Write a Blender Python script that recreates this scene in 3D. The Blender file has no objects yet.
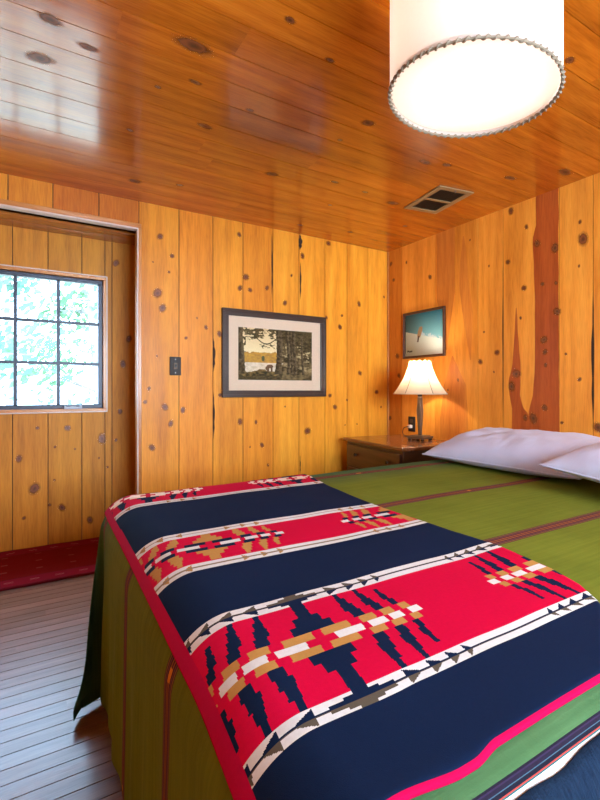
import bpy, bmesh, math, random
from mathutils import Vector, Matrix, noise
random.seed(7)
C = bpy.context.scene.collection
SC = bpy.context.scene

# ------------------------------------------------------------------ camera
F = 460.0; H = 0.956; AZ = math.radians(31.15)
S_, C_ = math.sin(AZ), math.cos(AZ)
cam = bpy.data.cameras.new('camera'); cam.sensor_width = 36; cam.lens = F/800*36
cam.shift_y = -10/800; cam.clip_start = .02
co = bpy.data.objects.new('camera', cam); C.objects.link(co)
co.location = (0, 0, H); co.rotation_euler = (math.pi/2, 0, -AZ); SC.camera = co
def ray(px, py):
    l = (px-300)/F
    return (S_+C_*l, C_-S_*l, (390-py)/F)
def onX(px, py, v):
    r = ray(px, py); t = v/r[0]; return (v, r[1]*t, H+r[2]*t)
def onY(px, py, v):
    r = ray(px, py); t = v/r[1]; return (r[0]*t, v, H+r[2]*t)
def onZ(px, py, v):
    r = ray(px, py); t = (v-H)/r[2]; return (r[0]*t, r[1]*t, v)

# ------------------------------------------------------------------ room sizes
CE = 2.093; WR = 2.585; WF = 2.872; WA = 3.217; HD = 1.925; OP = 0.603; WL = -1.15; WN = -1.30; AR = 0.70

# ------------------------------------------------------------------ node helpers
class NT:
    def __init__(s, name):
        s.m = bpy.data.materials.new(name); s.m.use_nodes = True
        s.t = s.m.node_tree; s.t.nodes.clear()
        s.out = s.n('ShaderNodeOutputMaterial')
    def n(s, typ, **k):
        x = s.t.nodes.new(typ)
        for a, b in k.items():
            if a.startswith('i_'):
                x.inputs[a[2:].replace('_', ' ')].default_value = b
            else: setattr(x, a, b)
        return x
    def l(s, a, b): s.t.links.new(a, b)
    def ramp(s, fac, stops, interp='LINEAR'):
        r = s.n('ShaderNodeValToRGB'); r.color_ramp.interpolation = interp
        e = r.color_ramp.elements
        while len(e) > 1: e.remove(e[-1])
        e[0].position, e[0].color = stops[0][0], (*stops[0][1], 1)
        for p, c in stops[1:]:
            q = e.new(p); q.color = (*c, 1)
        if fac is not None: s.l(fac, r.inputs['Fac'])
        return r.outputs['Color']
    def mix(s, fac, a, b, mode='MIX'):
        x = s.n('ShaderNodeMix', data_type='RGBA', blend_type=mode)
        for v, i in ((fac, 0), (a, 6), (b, 7)):
            if isinstance(v, (int, float)): x.inputs[i].default_value = v
            elif isinstance(v, tuple): x.inputs[i].default_value = (*v, 1)
            else: s.l(v, x.inputs[i])
        return x.outputs[2]
    def math(s, op, a, b=0.0, c=None):
        x = s.n('ShaderNodeMath', operation=op)
        for v, i in ((a, 0), (b, 1), (c, 2)):
            if v is None: continue
            if isinstance(v, (int, float)): x.inputs[i].default_value = v
            else: s.l(v, x.inputs[i])
        return x.outputs[0]
    def noise(s, vec, scale, detail=3, rough=.5):
        x = s.n('ShaderNodeTexNoise'); x.inputs['Scale'].default_value = scale
        x.inputs['Detail'].default_value = detail; x.inputs['Roughness'].default_value = rough
        if vec is not None: s.l(vec, x.inputs['Vector'])
        return x.outputs['Fac']
    def coord(s, kind='Object', scale=(1, 1, 1)):
        t = s.n('ShaderNodeTexCoord'); m = s.n('ShaderNodeMapping'); m.inputs['Scale'].default_value = scale
        s.l(t.outputs[kind], m.inputs['Vector']); return m.outputs['Vector']
    def attr(s, name):
        a = s.n('ShaderNodeAttribute'); a.attribute_name = name; return a
    def bsdf(s, col, rough=.5, metal=0., bump=None, bstr=.2, bdist=.002, **k):
        b = s.n('ShaderNodeBsdfPrincipled')
        for v, i in ((col, 'Base Color'), (rough, 'Roughness'), (metal, 'Metallic')):
            if isinstance(v, tuple): b.inputs[i].default_value = (*v, 1)
            elif isinstance(v, (int, float)): b.inputs[i].default_value = v
            else: s.l(v, b.inputs[i])
        for a, v in k.items(): b.inputs[a.replace('_', ' ')].default_value = v
        if bump is not None:
            x = s.n('ShaderNodeBump'); x.inputs['Strength'].default_value = bstr; x.inputs['Distance'].default_value = bdist
            s.l(bump, x.inputs['Height']); s.l(x.outputs[0], b.inputs['Normal'])
        return b.outputs[0]
    def done(s, sh): s.l(sh, s.out.inputs['Surface']); return s.m

def plain(name, col, rough=.5, metal=0., var=.12, scale=30, **k):
    n = NT(name); v = n.coord('Object')
    c = n.mix(n.noise(v, scale), tuple(x*(1-var) for x in col), tuple(min(1, x*(1+var)) for x in col))
    return n.done(n.bsdf(c, rough, metal, **k))

def wood(name, dark, mid, light, axis, rough=.4, gscale=1., bstr=.15, tint=True, spec=.5, ripple=0., coat=0., cr=.13):
    """boards; axis = direction of the grain; per board attribute 'tint' (rgb) shifts colour and grain"""
    n = NT(name)
    st = {'x': (.06, 1, 1), 'y': (1, .06, 1), 'z': (1, 1, .06)}[axis]
    st2 = {'x': (.16, 1, 1), 'y': (1, .16, 1), 'z': (1, 1, .16)}[axis]
    t = n.n('ShaderNodeTexCoord'); vec = t.outputs['Object']
    a = n.attr('tint')
    if tint:
        sh = n.n('ShaderNodeVectorMath', operation='MULTIPLY_ADD')
        n.l(a.outputs['Vector'], sh.inputs[0]); sh.inputs[1].default_value = (37, 53, 71); n.l(vec, sh.inputs[2]); vec = sh.outputs[0]
    def mp(sc):
        m = n.n('ShaderNodeMapping'); m.inputs['Scale'].default_value = sc; n.l(vec, m.inputs['Vector']); return m.outputs['Vector']
    v1, v2 = mp(st), mp(st2)
    g1 = n.noise(v1, 55*gscale, 4, .6)
    g2 = n.noise(v2, 9*gscale, 3, .55)
    w = n.n('ShaderNodeTexWave', wave_type='RINGS'); w.inputs['Scale'].default_value = 6*gscale
    w.rings_direction = axis.upper()
    w.inputs['Distortion'].default_value = 7; w.inputs['Detail'].default_value = 2.5; w.inputs['Detail Scale'].default_value = 1.2
    n.l(v2, w.inputs['Vector'])
    f = n.math('ADD', n.math('MULTIPLY', g1, .35), n.math('ADD', n.math('MULTIPLY', g2, .55), n.math('MULTIPLY', w.outputs['Fac'], .12)))
    c = n.ramp(f, [(.28, dark), (.5, mid), (.72, light)])
    if tint: c = n.mix(1., c, a.outputs['Color'], 'MULTIPLY')
    blot = n.noise(mp(tuple(2.2*x for x in st2)), 2.6*gscale, 3, .6)
    c = n.mix(1., c, n.ramp(blot, [(.30, (.80, .70, .60)), (.5, (1, 1, 1)), (.72, (1.12, 1.14, 1.1))]), 'MULTIPLY')
    fine = n.noise(v1, 220*gscale, 2)
    c = n.mix(.16, c, n.ramp(fine, [(.3, tuple(x*.45 for x in dark)), (.6, light)]))
    bump = n.math('ADD', n.math('MULTIPLY', g1, .5), n.math('MULTIPLY', fine, .3))
    if ripple:
        bump = n.math('ADD', bump, n.math('MULTIPLY', n.noise(mp(tuple(1.6*x for x in st2)), 16, 2), ripple))
    rr = n.math('MULTIPLY_ADD', g2, .2, rough-.1)
    return n.done(n.bsdf(c, rr, 0, bump, bstr, .003, Specular_IOR_Level=spec, Coat_Weight=coat, Coat_Roughness=cr))

M = {}
M['wallwood'] = wood('varnished_pine', (.56, .185, .013), (.74, .285, .021), (.82, .365, .034), 'z', .45, spec=.3)
M['rosewood_pine'] = wood('warm_pine', (.62, .205, .020), (.78, .30, .034), (.84, .37, .055), 'z', .45, spec=.3)
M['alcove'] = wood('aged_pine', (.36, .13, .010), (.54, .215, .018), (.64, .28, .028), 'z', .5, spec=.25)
M['ceil'] = wood('ceiling_pine', (.28, .060, .003), (.48, .122, .006), (.62, .19, .013), 'x', .22, bstr=.25, ripple=1.1, coat=.8)
M['floor'] = wood('floor_boards', (.10, .05, .038), (.17, .092, .072), (.25, .145, .115), 'x', .32, gscale=1.3, bstr=.2, coat=.6, cr=.26)
M['heart'] = wood('heartwood', (.24, .038, .007), (.40, .078, .013), (.50, .115, .02), 'z', .45, spec=.3, tint=False)
M['heart_pale'] = wood('pale_heartwood', (.46, .12, .018), (.60, .19, .028), (.68, .25, .04), 'z', .45, spec=.3, tint=False)
M['trimwood'] = wood('trim_pine', (.36, .12, .025), (.50, .19, .04), (.60, .26, .06), 'z', .3, tint=False)
M['trimwood_x'] = wood('trim_pine_level', (.36, .12, .025), (.50, .19, .04), (.60, .26, .06), 'x', .3, tint=False)
M['walnut'] = wood('dark_stained_wood', (.035, .012, .006), (.065, .022, .011), (.10, .037, .018), 'y', .33, tint=False, coat=.2)
M['walnut_top'] = wood('stained_table_top', (.12, .04, .015), (.20, .07, .025), (.27, .10, .04), 'y', .25, tint=False, coat=.3)
M['framewood'] = wood('black_brown_frame', (.018, .011, .010), (.03, .018, .016), (.045, .028, .024), 'x', .35, tint=False)
M['gap'] = plain('dark_gap', (.03, .012, .005), .8)
M['edge'] = plain('pale_edge_sheen_and_plug', (.60, .50, .46), .3)  # light caught on trim edges painted as pale colour; also colours the plug
M['dark_metal'] = plain('dark_bronze', (.06, .045, .035), .35, .8)
M['bronze'] = plain('antique_bronze', (.24, .23, .22), .32, .85)
M['plate'] = plain('brown_plastic', (.010, .007, .006), .6)
M['black'] = plain('black_plastic', (.012, .012, .012), .4)
M['vent_frame'] = plain('tan_enamel', (.30, .20, .09), .4, .2)
M['louver'] = plain('brown_enamel', (.085, .052, .03), .45, .3)
M['sash'] = plain('bronze_window_metal', (.02, .03, .055), .4, .2)
M['steel'] = plain('grey_steel', (.22, .24, .28), .4, .3)
M['white_cloth'] = plain('white_sheet', (.80, .80, .80), .9)
M['siding'] = plain('outdoor_soil', (.42, .40, .30), .9, var=.4, scale=3)
M['bark'] = plain('grey_bark', (.22, .20, .19), .9, var=.4, scale=14)

def knot_mat():
    n = NT('wood_knot'); uv = n.n('ShaderNodeUVMap')
    sx = n.n('ShaderNodeSeparateXYZ'); n.l(uv.outputs[0], sx.inputs[0])
    nz = n.noise(n.coord('Object'), 60, 3)
    r = n.math('ADD', sx.outputs[0], n.math('MULTIPLY_ADD', nz, .34, -.17))
    c = n.ramp(r, [(0, (.07, .020, .006)), (.2, (.15, .042, .012)), (.36, (.27, .078, .02)), (.48, (.14, .04, .012)), (.58, (.36, .11, .022)), (.8, (.52, .18, .03))])
    al = n.ramp(r, [(0, (.9,)*3), (.45, (.85,)*3), (.55, (.5,)*3), (.86, (0,)*3)])
    b = n.bsdf(c, .42); tr = n.n('ShaderNodeBsdfTransparent'); mx = n.n('ShaderNodeMixShader')
    n.l(al, mx.inputs[0]); n.l(tr.outputs[0], mx.inputs[1]); n.l(b, mx.inputs[2])
    return n.done(mx.outputs[0])
M['knot'] = knot_mat()

def glass_mat():
    n = NT('clear_glass'); tr = n.n('ShaderNodeBsdfTransparent'); tr.inputs[0].default_value = (.97, .99, .99, 1)
    g = n.n('ShaderNodeBsdfGlossy'); g.inputs['Roughness'].default_value = .02
    fr = n.n('ShaderNodeLayerWeight'); fr.inputs['Blend'].default_value = .08
    mx = n.n('ShaderNodeMixShader'); n.l(fr.outputs['Fresnel'], mx.inputs[0]); n.l(tr.outputs[0], mx.inputs[1]); n.l(g.outputs[0], mx.inputs[2])
    return n.done(mx.outputs[0])
M['glass'] = glass_mat()

def cloth_vc(name, rough=.9, weave=900, fuzz=.3):
    n = NT(name); a = n.attr('Col')
    v = n.coord('Object'); nz = n.noise(v, 160, 3, .7)
    c = n.mix(.5, a.outputs['Color'], n.mix(1., a.outputs['Color'], n.ramp(nz, [(.3, (.88,)*3), (.7, (1.1,)*3)]), 'MULTIPLY'))
    return n.done(n.bsdf(c, rough, 0, n.noise(v, weave, 2), .35, .001, Sheen_Weight=fuzz, Sheen_Roughness=.5, Specular_IOR_Level=.06))
M['blanket'] = cloth_vc('woven_wool', fuzz=.0)
M['printed'] = cloth_vc('printed_paper', .55, 300, 0.)
M['rug'] = cloth_vc('rug_pile', .95, 400, 0.)

def pillow_mat():
    n = NT('pillow_cotton'); v = n.coord('Object')
    c = n.mix(n.noise(v, 6), (.46, .48, .65), (.51, .53, .69))
    w = n.noise(n.coord('Object', (1, 3, 1)), 9, 4)
    return n.done(n.bsdf(c, .9, 0, w, .25, .02, Sheen_Weight=.1, Specular_IOR_Level=.2))
M['pillow'] = pillow_mat()

def navy_mat():
    n = NT('navy_wool'); v = n.coord('Object', (3, 1, .4))
    c = n.ramp(n.noise(v, 120, 3), [(.3, (.003, .009, .024)), (.7, (.008, .021, .046))])
    return n.done(n.bsdf(c, .95, 0, n.noise(n.coord('Object'), 500, 2), .5, .002, Specular_IOR_Level=.1))
M['navy'] = navy_mat()

def spread_mat():
    """olive handwoven cotton; UV = metres of cloth, stripes run along u at fixed v"""
    n = NT('olive_handwoven_cotton'); uv = n.n('ShaderNodeUVMap')
    sx = n.n('ShaderNodeSeparateXYZ'); n.l(uv.outputs[0], sx.inputs[0]); u, v = sx.outputs[0], sx.outputs[1]
    def stretch(a, b):
        m = n.n('ShaderNodeMapping'); m.inputs['Scale'].default_value = (a, b, 1); n.l(uv.outputs[0], m.inputs['Vector']); return m.outputs['Vector']
    slub = n.noise(stretch(4, 90), 1, 4, .6); slub2 = n.noise(stretch(60, 3), 1, 3, .6); blot = n.noise(stretch(3, 3), 1.5, 3)
    f = n.math('ADD', n.math('MULTIPLY', slub, .5), n.math('ADD', n.math('MULTIPLY', slub2, .15), n.math('MULTIPLY', blot, .35)))
    g = n.ramp(f, [(.32, (.100, .128, .014)), (.5, (.132, .160, .018)), (.68, (.162, .190, .022))])
    sel = n.ramp(v, [(0, (1, 1, 1)), (.300, (1, 1, 1)), (.350, (0, 0, 0))])  # cool light on the near border painted into the cloth colour
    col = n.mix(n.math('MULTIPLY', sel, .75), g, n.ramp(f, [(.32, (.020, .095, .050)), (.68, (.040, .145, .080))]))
    far = n.math('MULTIPLY', n.math('SUBTRACT', v, 1.42), 3.6); far.node.use_clamp = True  # shaded far side and corner flap painted as darker green
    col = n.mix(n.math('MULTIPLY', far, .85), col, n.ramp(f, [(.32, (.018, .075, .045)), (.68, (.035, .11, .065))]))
    # stripes in v: (centre, half width)
    def band(cen, hw):
        d = n.math('ABSOLUTE', n.math('SUBTRACT', v, cen)); return n.math('LESS_THAN', d, hw), d
    for cen in (.706, 1.112, 1.60):
        m, d = band(cen, .023)
        p = n.ramp(n.math('MULTIPLY', d, 40), [(0, (.10, .028, .03)), (.10, (.30, .10, .03)), (.22, (.06, .02, .03)), (.40, (.17, .05, .05)), (.52, (.05, .03, .04)), (.66, (.20, .09, .03)), (.8, (.07, .035, .03))], 'CONSTANT')
        col = n.mix(m, col, p)
        # little orange flecks along the centre line
        fl = n.math('GREATER_THAN', n.noise(stretch(14, 2), 1, 1), .66)
        m2, _ = band(cen, .006); col = n.mix(n.math('MULTIPLY', m2, fl), col, (.55, .20, .03))
    m, d = band(.2705, .0065)
    p = n.ramp(n.math('MULTIPLY_ADD', n.math('SUBTRACT', v, .2705), 77, .5), [(0, (.03, .10, .11)), (.1, (.36, .05, .04)), (.18, (.012, .012, .022)), (.44, (.05, .10, .15)), (.50, (.018, .014, .03)), (.74, (.03, .02, .05)), (.84, (.014, .012, .022))], 'CONSTANT')
    col = n.mix(m, col, p)
    b = n.math('ADD', n.math('MULTIPLY', slub, .6), n.math('MULTIPLY', n.noise(stretch(300, 300), 1, 2), .4))
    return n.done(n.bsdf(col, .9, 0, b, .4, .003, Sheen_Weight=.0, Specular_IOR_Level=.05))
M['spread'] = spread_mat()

def shade_mat(name, col, trans, dif=.5):
    n = NT(name); d = n.n('ShaderNodeBsdfDiffuse'); t = n.n('ShaderNodeBsdfTranslucent')
    v = n.coord('Object'); nz = n.noise(v, 140, 2)
    c = n.mix(nz, tuple(x*.94 for x in col), col)
    n.l(c, d.inputs['Color']); n.l(c, t.inputs['Color'])
    mx = n.n('ShaderNodeMixShader'); mx.inputs[0].default_value = trans
    n.l(d.outputs[0], mx.inputs[1]); n.l(t.outputs[0], mx.inputs[2])
    return n.done(mx.outputs[0])
M['drum'] = shade_mat('linen_shade', (.66, .60, .565), .5)
M['diffuser'] = shade_mat('frosted_diffuser', (.95, .92, .90), .75)
M['lampshade'] = shade_mat('cream_shade', (.66, .55, .42), .42)
M['cord_trim'] = plain('braided_cord', (.20, .16, .11), .8)
def bulb_mat():
    n = NT('lit_bulb'); e = n.n('ShaderNodeEmission'); e.inputs[0].default_value = (1, .8, .55, 1); e.inputs[1].default_value = 6
    return n.done(e.outputs[0])
M['bulb'] = bulb_mat()
def leaf_mat(name, col):
    n = NT(name); d = n.n('ShaderNodeBsdfDiffuse'); t = n.n('ShaderNodeBsdfTranslucent')
    nz = n.noise(n.coord('Object'), 2.5, 2); c = n.mix(nz, tuple(x*.7 for x in col), col)
    n.l(c, d.inputs[0]); n.l(c, t.inputs[0]); mx = n.n('ShaderNodeMixShader'); mx.inputs[0].default_value = .5
    n.l(d.outputs[0], mx.inputs[1]); n.l(t.outputs[0], mx.inputs[2]); return n.done(mx.outputs[0])
M['leaf'] = leaf_mat('pale_leaf', (.14, .24, .13))
M['leaf2'] = leaf_mat('blue_green_leaf', (.12, .22, .16))

# ------------------------------------------------------------------ mesh builder
class MB:
    def __init__(s): s.v = []; s.f = []; s.mi = []; s.uv = []; s.col = []
    def face(s, pts, mi=0, uv=None, col=None):
        b = len(s.v); s.v += [tuple(p) for p in pts]; s.f.append(tuple(range(b, b+len(pts)))); s.mi.append(mi)
        s.uv.append(uv or [(0, 0)]*len(pts)); s.col.append(col or (1, 1, 1))
    def verts(s, pts):
        b = len(s.v); s.v += [tuple(p) for p in pts]; return b
    def idx(s, f, mi=0, uv=None, col=None):
        s.f.append(tuple(f)); s.mi.append(mi); s.uv.append(uv or [(0, 0)]*len(f)); s.col.append(col or (1, 1, 1))
    def box(s, a, b, mi=0, col=None):
        x0, y0, z0 = a; x1, y1, z1 = b
        k = s.verts([(x, y, z) for z in (z0, z1) for y in (y0, y1) for x in (x0, x1)])
        for q in ((0, 2, 3, 1), (4, 5, 7, 6), (0, 1, 5, 4), (2, 6, 7, 3), (0, 4, 6, 2), (1, 3, 7, 5)):
            s.idx([k+i for i in q], mi, None, col)
    def lathe(s, prof, n=48, cen=(0, 0), mi=0, cap=False):
        k = s.verts([(cen[0]+r*math.cos(2*math.pi*j/n), cen[1]+r*math.sin(2*math.pi*j/n), z) for r, z in prof for j in range(n)])
        for i in range(len(prof)-1):
            for j in range(n):
                s.idx([k+i*n+j, k+i*n+(j+1) % n, k+(i+1)*n+(j+1) % n, k+(i+1)*n+j], mi)
        if cap:
            s.idx([k+j for j in range(n)][::-1], mi); s.idx([k+(len(prof)-1)*n+j for j in range(n)], mi)
    def tube(s, pts, r, n=8, mi=0):
        pts = [Vector(p) for p in pts]; k0 = None
        rr = r if isinstance(r, (list, tuple)) else [r]*len(pts)
        for i, p in enumerate(pts):
            t = (pts[min(i+1, len(pts)-1)]-pts[max(i-1, 0)]).normalized()
            up = Vector((0, 0, 1)) if abs(t.z) < .9 else Vector((1, 0, 0))
            a = t.cross(up).normalized(); b = t.cross(a)
            k = s.verts([p+rr[i]*(a*math.cos(2*math.pi*j/n)+b*math.sin(2*math.pi*j/n)) for j in range(n)])
            if k0 is not None:
                for j in range(n): s.idx([k0+j, k0+(j+1) % n, k+(j+1) % n, k+j], mi)
            else: s.idx([k+j for j in range(n)][::-1], mi)
            k0 = k
        s.idx([k0+j for j in range(n)], mi)
    def build(s, name, mats, parent=None, smooth=False, bevel=0, attrname='tint', angle=35, kind=None):
        me = bpy.data.meshes.new(name); me.from_pydata(s.v, [], s.f)
        if not isinstance(mats, (list, tuple)): mats = [mats]
        for m in mats: me.materials.append(M[m] if isinstance(m, str) else m)
        me.polygons.foreach_set('material_index', s.mi)
        uvl = me.uv_layers.new(name='UVMap'); flat = [c for u in s.uv for p in u for c in p]; uvl.data.foreach_set('uv', flat)
        ca = me.color_attributes.new(attrname, 'FLOAT_COLOR', 'CORNER')
        flat = []
        for f, c in zip(s.f, s.col): flat += [c[0], c[1], c[2], 1.0]*len(f)
        ca.data.foreach_set('color', flat)
        me.polygons.foreach_set('use_smooth', [bool(smooth)]*len(s.f))
        me.update(); me.validate()
        o = bpy.data.objects.new(name, me); C.objects.link(o)
        if smooth and angle:
            me.set_sharp_from_angle(angle=math.radians(angle))
        if bevel:
            md = o.modifiers.new('edge', 'BEVEL'); md.width = bevel; md.segments = 2; md.limit_method = 'ANGLE'; md.angle_limit = math.radians(40)
        if parent is not None: o.parent = parent
        if kind: o['kind'] = kind
        return o
def boxo(name, a, b, mat, parent=None, bevel=.003, kind=None):
    m = MB(); m.box(a, b); return m.build(name, mat, parent, bevel=bevel, kind=kind)
def tag(o, label=None, cat=None, group=None, kind=None):
    if label: o['label'] = label
    if cat: o['category'] = cat
    if group: o['group'] = group
    if kind: o['kind'] = kind
    return o
def empty(name, loc=(0, 0, 0), rz=0., label=None, cat=None, group=None):
    o = bpy.data.objects.new(name, None); C.objects.link(o); o.location = loc; o.rotation_euler = (0, 0, rz); o.empty_display_size = .1
    return tag(o, label, cat, group)

# ------------------------------------------------------------------ boarded walls
def plane_map(kind, d, nrm):
    """returns P(u, v, depth into the room)"""
    if kind == 'Y': return lambda u, v, e=0: (u, d+nrm*e, v)
    if kind == 'X': return lambda u, v, e=0: (d+nrm*e, u, v)
    return lambda u, v, e=0: (u, v, d+nrm*e)
def rects(bounds, v0, v1, hole=None):
    out = []
    for a, b in zip(bounds[:-1], bounds[1:]):
        if hole is None or b <= hole[0] or a >= hole[1]: out.append((a, b, v0, v1, a)); continue
        if a < hole[0]: out.append((a, hole[0], v0, v1, a))
        if b > hole[1]: out.append((hole[1], b, v0, v1, a))
        aa, bb = max(a, hole[0]), min(b, hole[1])
        if hole[2] > v0: out.append((aa, bb, v0, hole[2], a))
        if hole[3] < v1: out.append((aa, bb, hole[3], v1, a))
    return out
def boards(mb, P, rs, tints, groove=.0026, depth=.006, mi=0, swap=False):
    for i, (a, b, c, d, key) in enumerate(rs):
        t = tints(key, i)
        g = groove
        q = [(a, c), (b, c), (b, d), (a, d)]
        inn = [(a+g, c), (b-g, c), (b-g, d), (a+g, d)] if not swap else [(a, c+g), (b, c+g), (b, d-g), (a, d-g)]
        h = g*.62; q = [(a+h, c), (b-h, c), (b-h, d), (a+h, d)] if not swap else [(a, c+h), (b, c+h), (b, d-h), (a, d-h)]
        f = [P(*x, 0) for x in inn]; o = [P(*x, -depth) for x in q]
        mb.face(f, mi, None, t)
        for j in range(4):
            k = (j+1) % 4; mb.face([o[j], o[k], f[k], f[j]], mi, None, t)
def slab(mb, P, u0, u1, v0, v1, hole, t, mi, depth=.005):
    parts = [(u0, u1, v0, v1)] if hole is None else [(u0, hole[0], v0, v1), (hole[1], u1, v0, v1), (hole[0], hole[1], v0, hole[2]), (hole[0], hole[1], hole[3], v1)]
    for a, b, c, d in parts:
        if b-a < 1e-4 or d-c < 1e-4: continue
        p = P(a, c, -depth); q = P(b, d, -depth-t)
        mb.box([min(x, y) for x, y in zip(p, q)], [max(x, y) for x, y in zip(p, q)], mi)
def knot(mb, P, u, v, r, asp=1.15, mi=2, vert=True, e=.0004):
    n = 20; ph = random.random()*6; c = P(u, v, e+random.random()*.0003)
    rr = [r*(1+.12*math.sin(2*math.pi*j/n*2+ph)+random.uniform(-.02, .02)) for j in range(n)]
    kx, kz = (1, asp) if vert else (asp, 1)
    e2 = e+random.random()*.0003
    ring = lambda s: [P(u+kx*s*rr[j]*math.cos(2*math.pi*j/n), v+kz*s*rr[j]*math.sin(2*math.pi*j/n), e2) for j in range(n)]
    r1, r2 = ring(.5), ring(1.)
    cc = P(u, v, e2)
    for j in range(n):
        k = (j+1) % n
        mb.face([cc, r1[j], r1[k]], mi, [(0, 0), (.5, 0), (.5, 0)])
        mb.face([r1[j], r2[j], r2[k], r1[k]], mi, [(.5, 0), (1, 0), (1, 0), (.5, 0)])
def tinter(base=(1, 1, 1), amt=.1, special={}):
    cache = {}
    def f(key, i):
        k = round(key, 3)
        if k in special: return special[k]
        if k not in cache:
            g = 1+random.uniform(-amt, amt); w = random.uniform(-amt*.5, amt*.5)
            cache[k] = (base[0]*g, base[1]*g*(1+w*.7), base[2]*g*(1+w*1.2))
        return cache[k]
    return f
def px_scale(t): return t/F

# far wall (the one with the large picture) with the header over the opening
P = plane_map('Y', WF, -1)
mb = MB()
bnd = [OP, .846, 1.07, 1.284, 1.514, 1.727, 1.956, 2.163, 2.372, WR]
sp = {round(OP, 3): (.96, .93, .9), .846: (.97, .86, .78), 1.07: (1.0, .98, .9), 1.284: (.95, .86, .75), 1.514: (1.02, 1.05, 1.0), 1.727: (1.0, 1.0, .92), 1.956: (1.08, 1.14, 1.1), 2.163: (1.04, 1.08, 1.0), 2.372: (1.1, 1.16, 1.15)}
boards(mb, P, rects(bnd, 0, CE), tinter(special=sp))
hb = [WL, -.9, -.68, -.48, -.27, -.063, .146, .38, OP]
sph = {-.063: (.85, .75, .6), .146: (.62, .38, .32), .38: (.58, .36, .3)}
boards(mb, P, rects(hb, HD+.02, CE), tinter((.85, .75, .6), .1, sph))
slab(mb, P, WL-.1, WR+.1, 0, CE, (WL-.001, OP, -.01, HD), .085, 1)
for px, py, r in [(160, 236.5, 3), (157.6, 293, 4.6), (162.5, 308, 3.8), (239.3, 234.7, 2.6), (245.8, 277, 3.6), (240, 288, 3), (250, 290, 2.5), (267, 288, 2.6), (206, 327.5, 2.1), (186, 338, 1.6), (172, 256, 2.2), (165, 407, 3.3), (170.7, 423.6, 3), (152, 447.6, 3.2), (149, 388.6, 1.8), (183, 410, 2.8), (240, 421.5, 3.2), (256, 422, 2), (262, 445, 2.6), (268, 465, 1.6), (157, 356, 1), (302.5, 256, 3.1), (291.5, 275.5, 1.6), (285, 303, 2.8), (328.4, 243.3, 3), (359, 304, 3.1), (340, 327, 3.2), (342, 315.7, 1.8), (326.5, 317.5, 2), (307.4, 431, 4.2), (335, 407, 3), (360, 373, 3), (376.6, 392, 2.8), (285, 406.7, 1.1), (347, 400, 1.6), (381, 407, 1.4), (330, 395.5, 2.4), (219.5, 334, 3), (169, 272, 1.4), (145.2, 402, 2), (220, 395, 2), (153, 262, .9), (250, 447, 1), (357, 424, 1), (384, 297, 1.5), (345, 425, .9), (197, 318, 1)]:
    x, y, z = onY(px, py, WF); knot(mb, P, x, z, r*1.32*y/F*1.05)
def wane(pts, wall='Y'):   # bark-edged dark splits beside a joint
    for (px, y0, y1, w) in pts:
        a = onY(px, y0, WF) if wall == 'Y' else onX(px, y0, WR); b = onY(px, y1, WF) if wall == 'Y' else onX(px, y1, WR)
        u = a[0] if wall == 'Y' else a[1]
        n = 8
        for i in range(n):
            s0, s1 = i/n, (i+1)/n
            z0, z1 = a[2]+(b[2]-a[2])*s0, a[2]+(b[2]-a[2])*s1
            w0, w1 = w*math.sin(math.pi*s0)*(1+.3*math.sin(i*2.3)), w*math.sin(math.pi*s1)*(1+.3*math.sin((i+1)*2.3))
            mb.face([P(u-w0*.3, z0, .0009), P(u+w0*.7, z0, .0009), P(u+w1*.7, z1, .0009), P(u-w1*.3, z1, .0009)], 1)
wane([(213.5, 338, 372, .018), (213.5, 392, 440, .013), (271.8, 232, 300, .011), (299.8, 234, 250, .03), (300.2, 262, 300, .013), (300, 455, 475, .008)])
mb.build('wall_far', ['wallwood', 'gap', 'knot'], kind='structure')

# right-hand wall (bed head)
P = plane_map('X', WR, -1); mb = MB()
bnd = [WN, -1.08, -.86, -.62, -.40, -.19, .03, .22, .43, .65, .86, 1.06, 1.281, 1.461, 1.596, 1.813, 1.998, 2.187, 2.368, 2.71, WF]
sp = {2.71: (.72, .56, .42), 2.368: (1.03, .98, .98), 2.187: (.98, .88, .86), 1.998: (1.0, .96, .9), 1.813: (1.03, .98, .92), 1.596: (1.03, 1.0, .92), 1.461: (1.0, .95, .85), 1.281: (1.03, .99, .9), 1.06: (1.02, .98, .9)}
boards(mb, P, rects(bnd, 0, CE), tinter((1, .95, .9), .06, sp))
slab(mb, P, WN-.1, WF+.1, 0, CE, None, .085, 1)
for px, py, r in [(391, 264, 2.5), (393.7, 280, 2.2), (390, 418, 2.8), (397.5, 356, 3.2), (399, 375.6, 2.7), (430, 277, 2.6), (511, 211, 3), (526.5, 227, 2), (508, 262, 2.3), (524, 288, 2.5), (583, 239, 4.6), (580, 222, 1.6), (406.5, 262.4, 1.6), (579, 266, 1.1), (489, 266, 1.1), (480.4, 361.8, 2.6), (497, 352.5, 2.6), (494, 372, 1), (484, 332, 1.1), (520.7, 318, 1.3), (525.5, 417.7, 2.5), (579.6, 379.4, 1.7), (566, 354, 1.1), (598.6, 427.6, 4), (458, 380, 1.6), (562, 422.7, 1.4), (470, 240, 1), (448, 390, 1.2)]:
    x, y, z = onX(px, py, WR); knot(mb, P, y, z, r*1.32*x/F*1.25)
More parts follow.
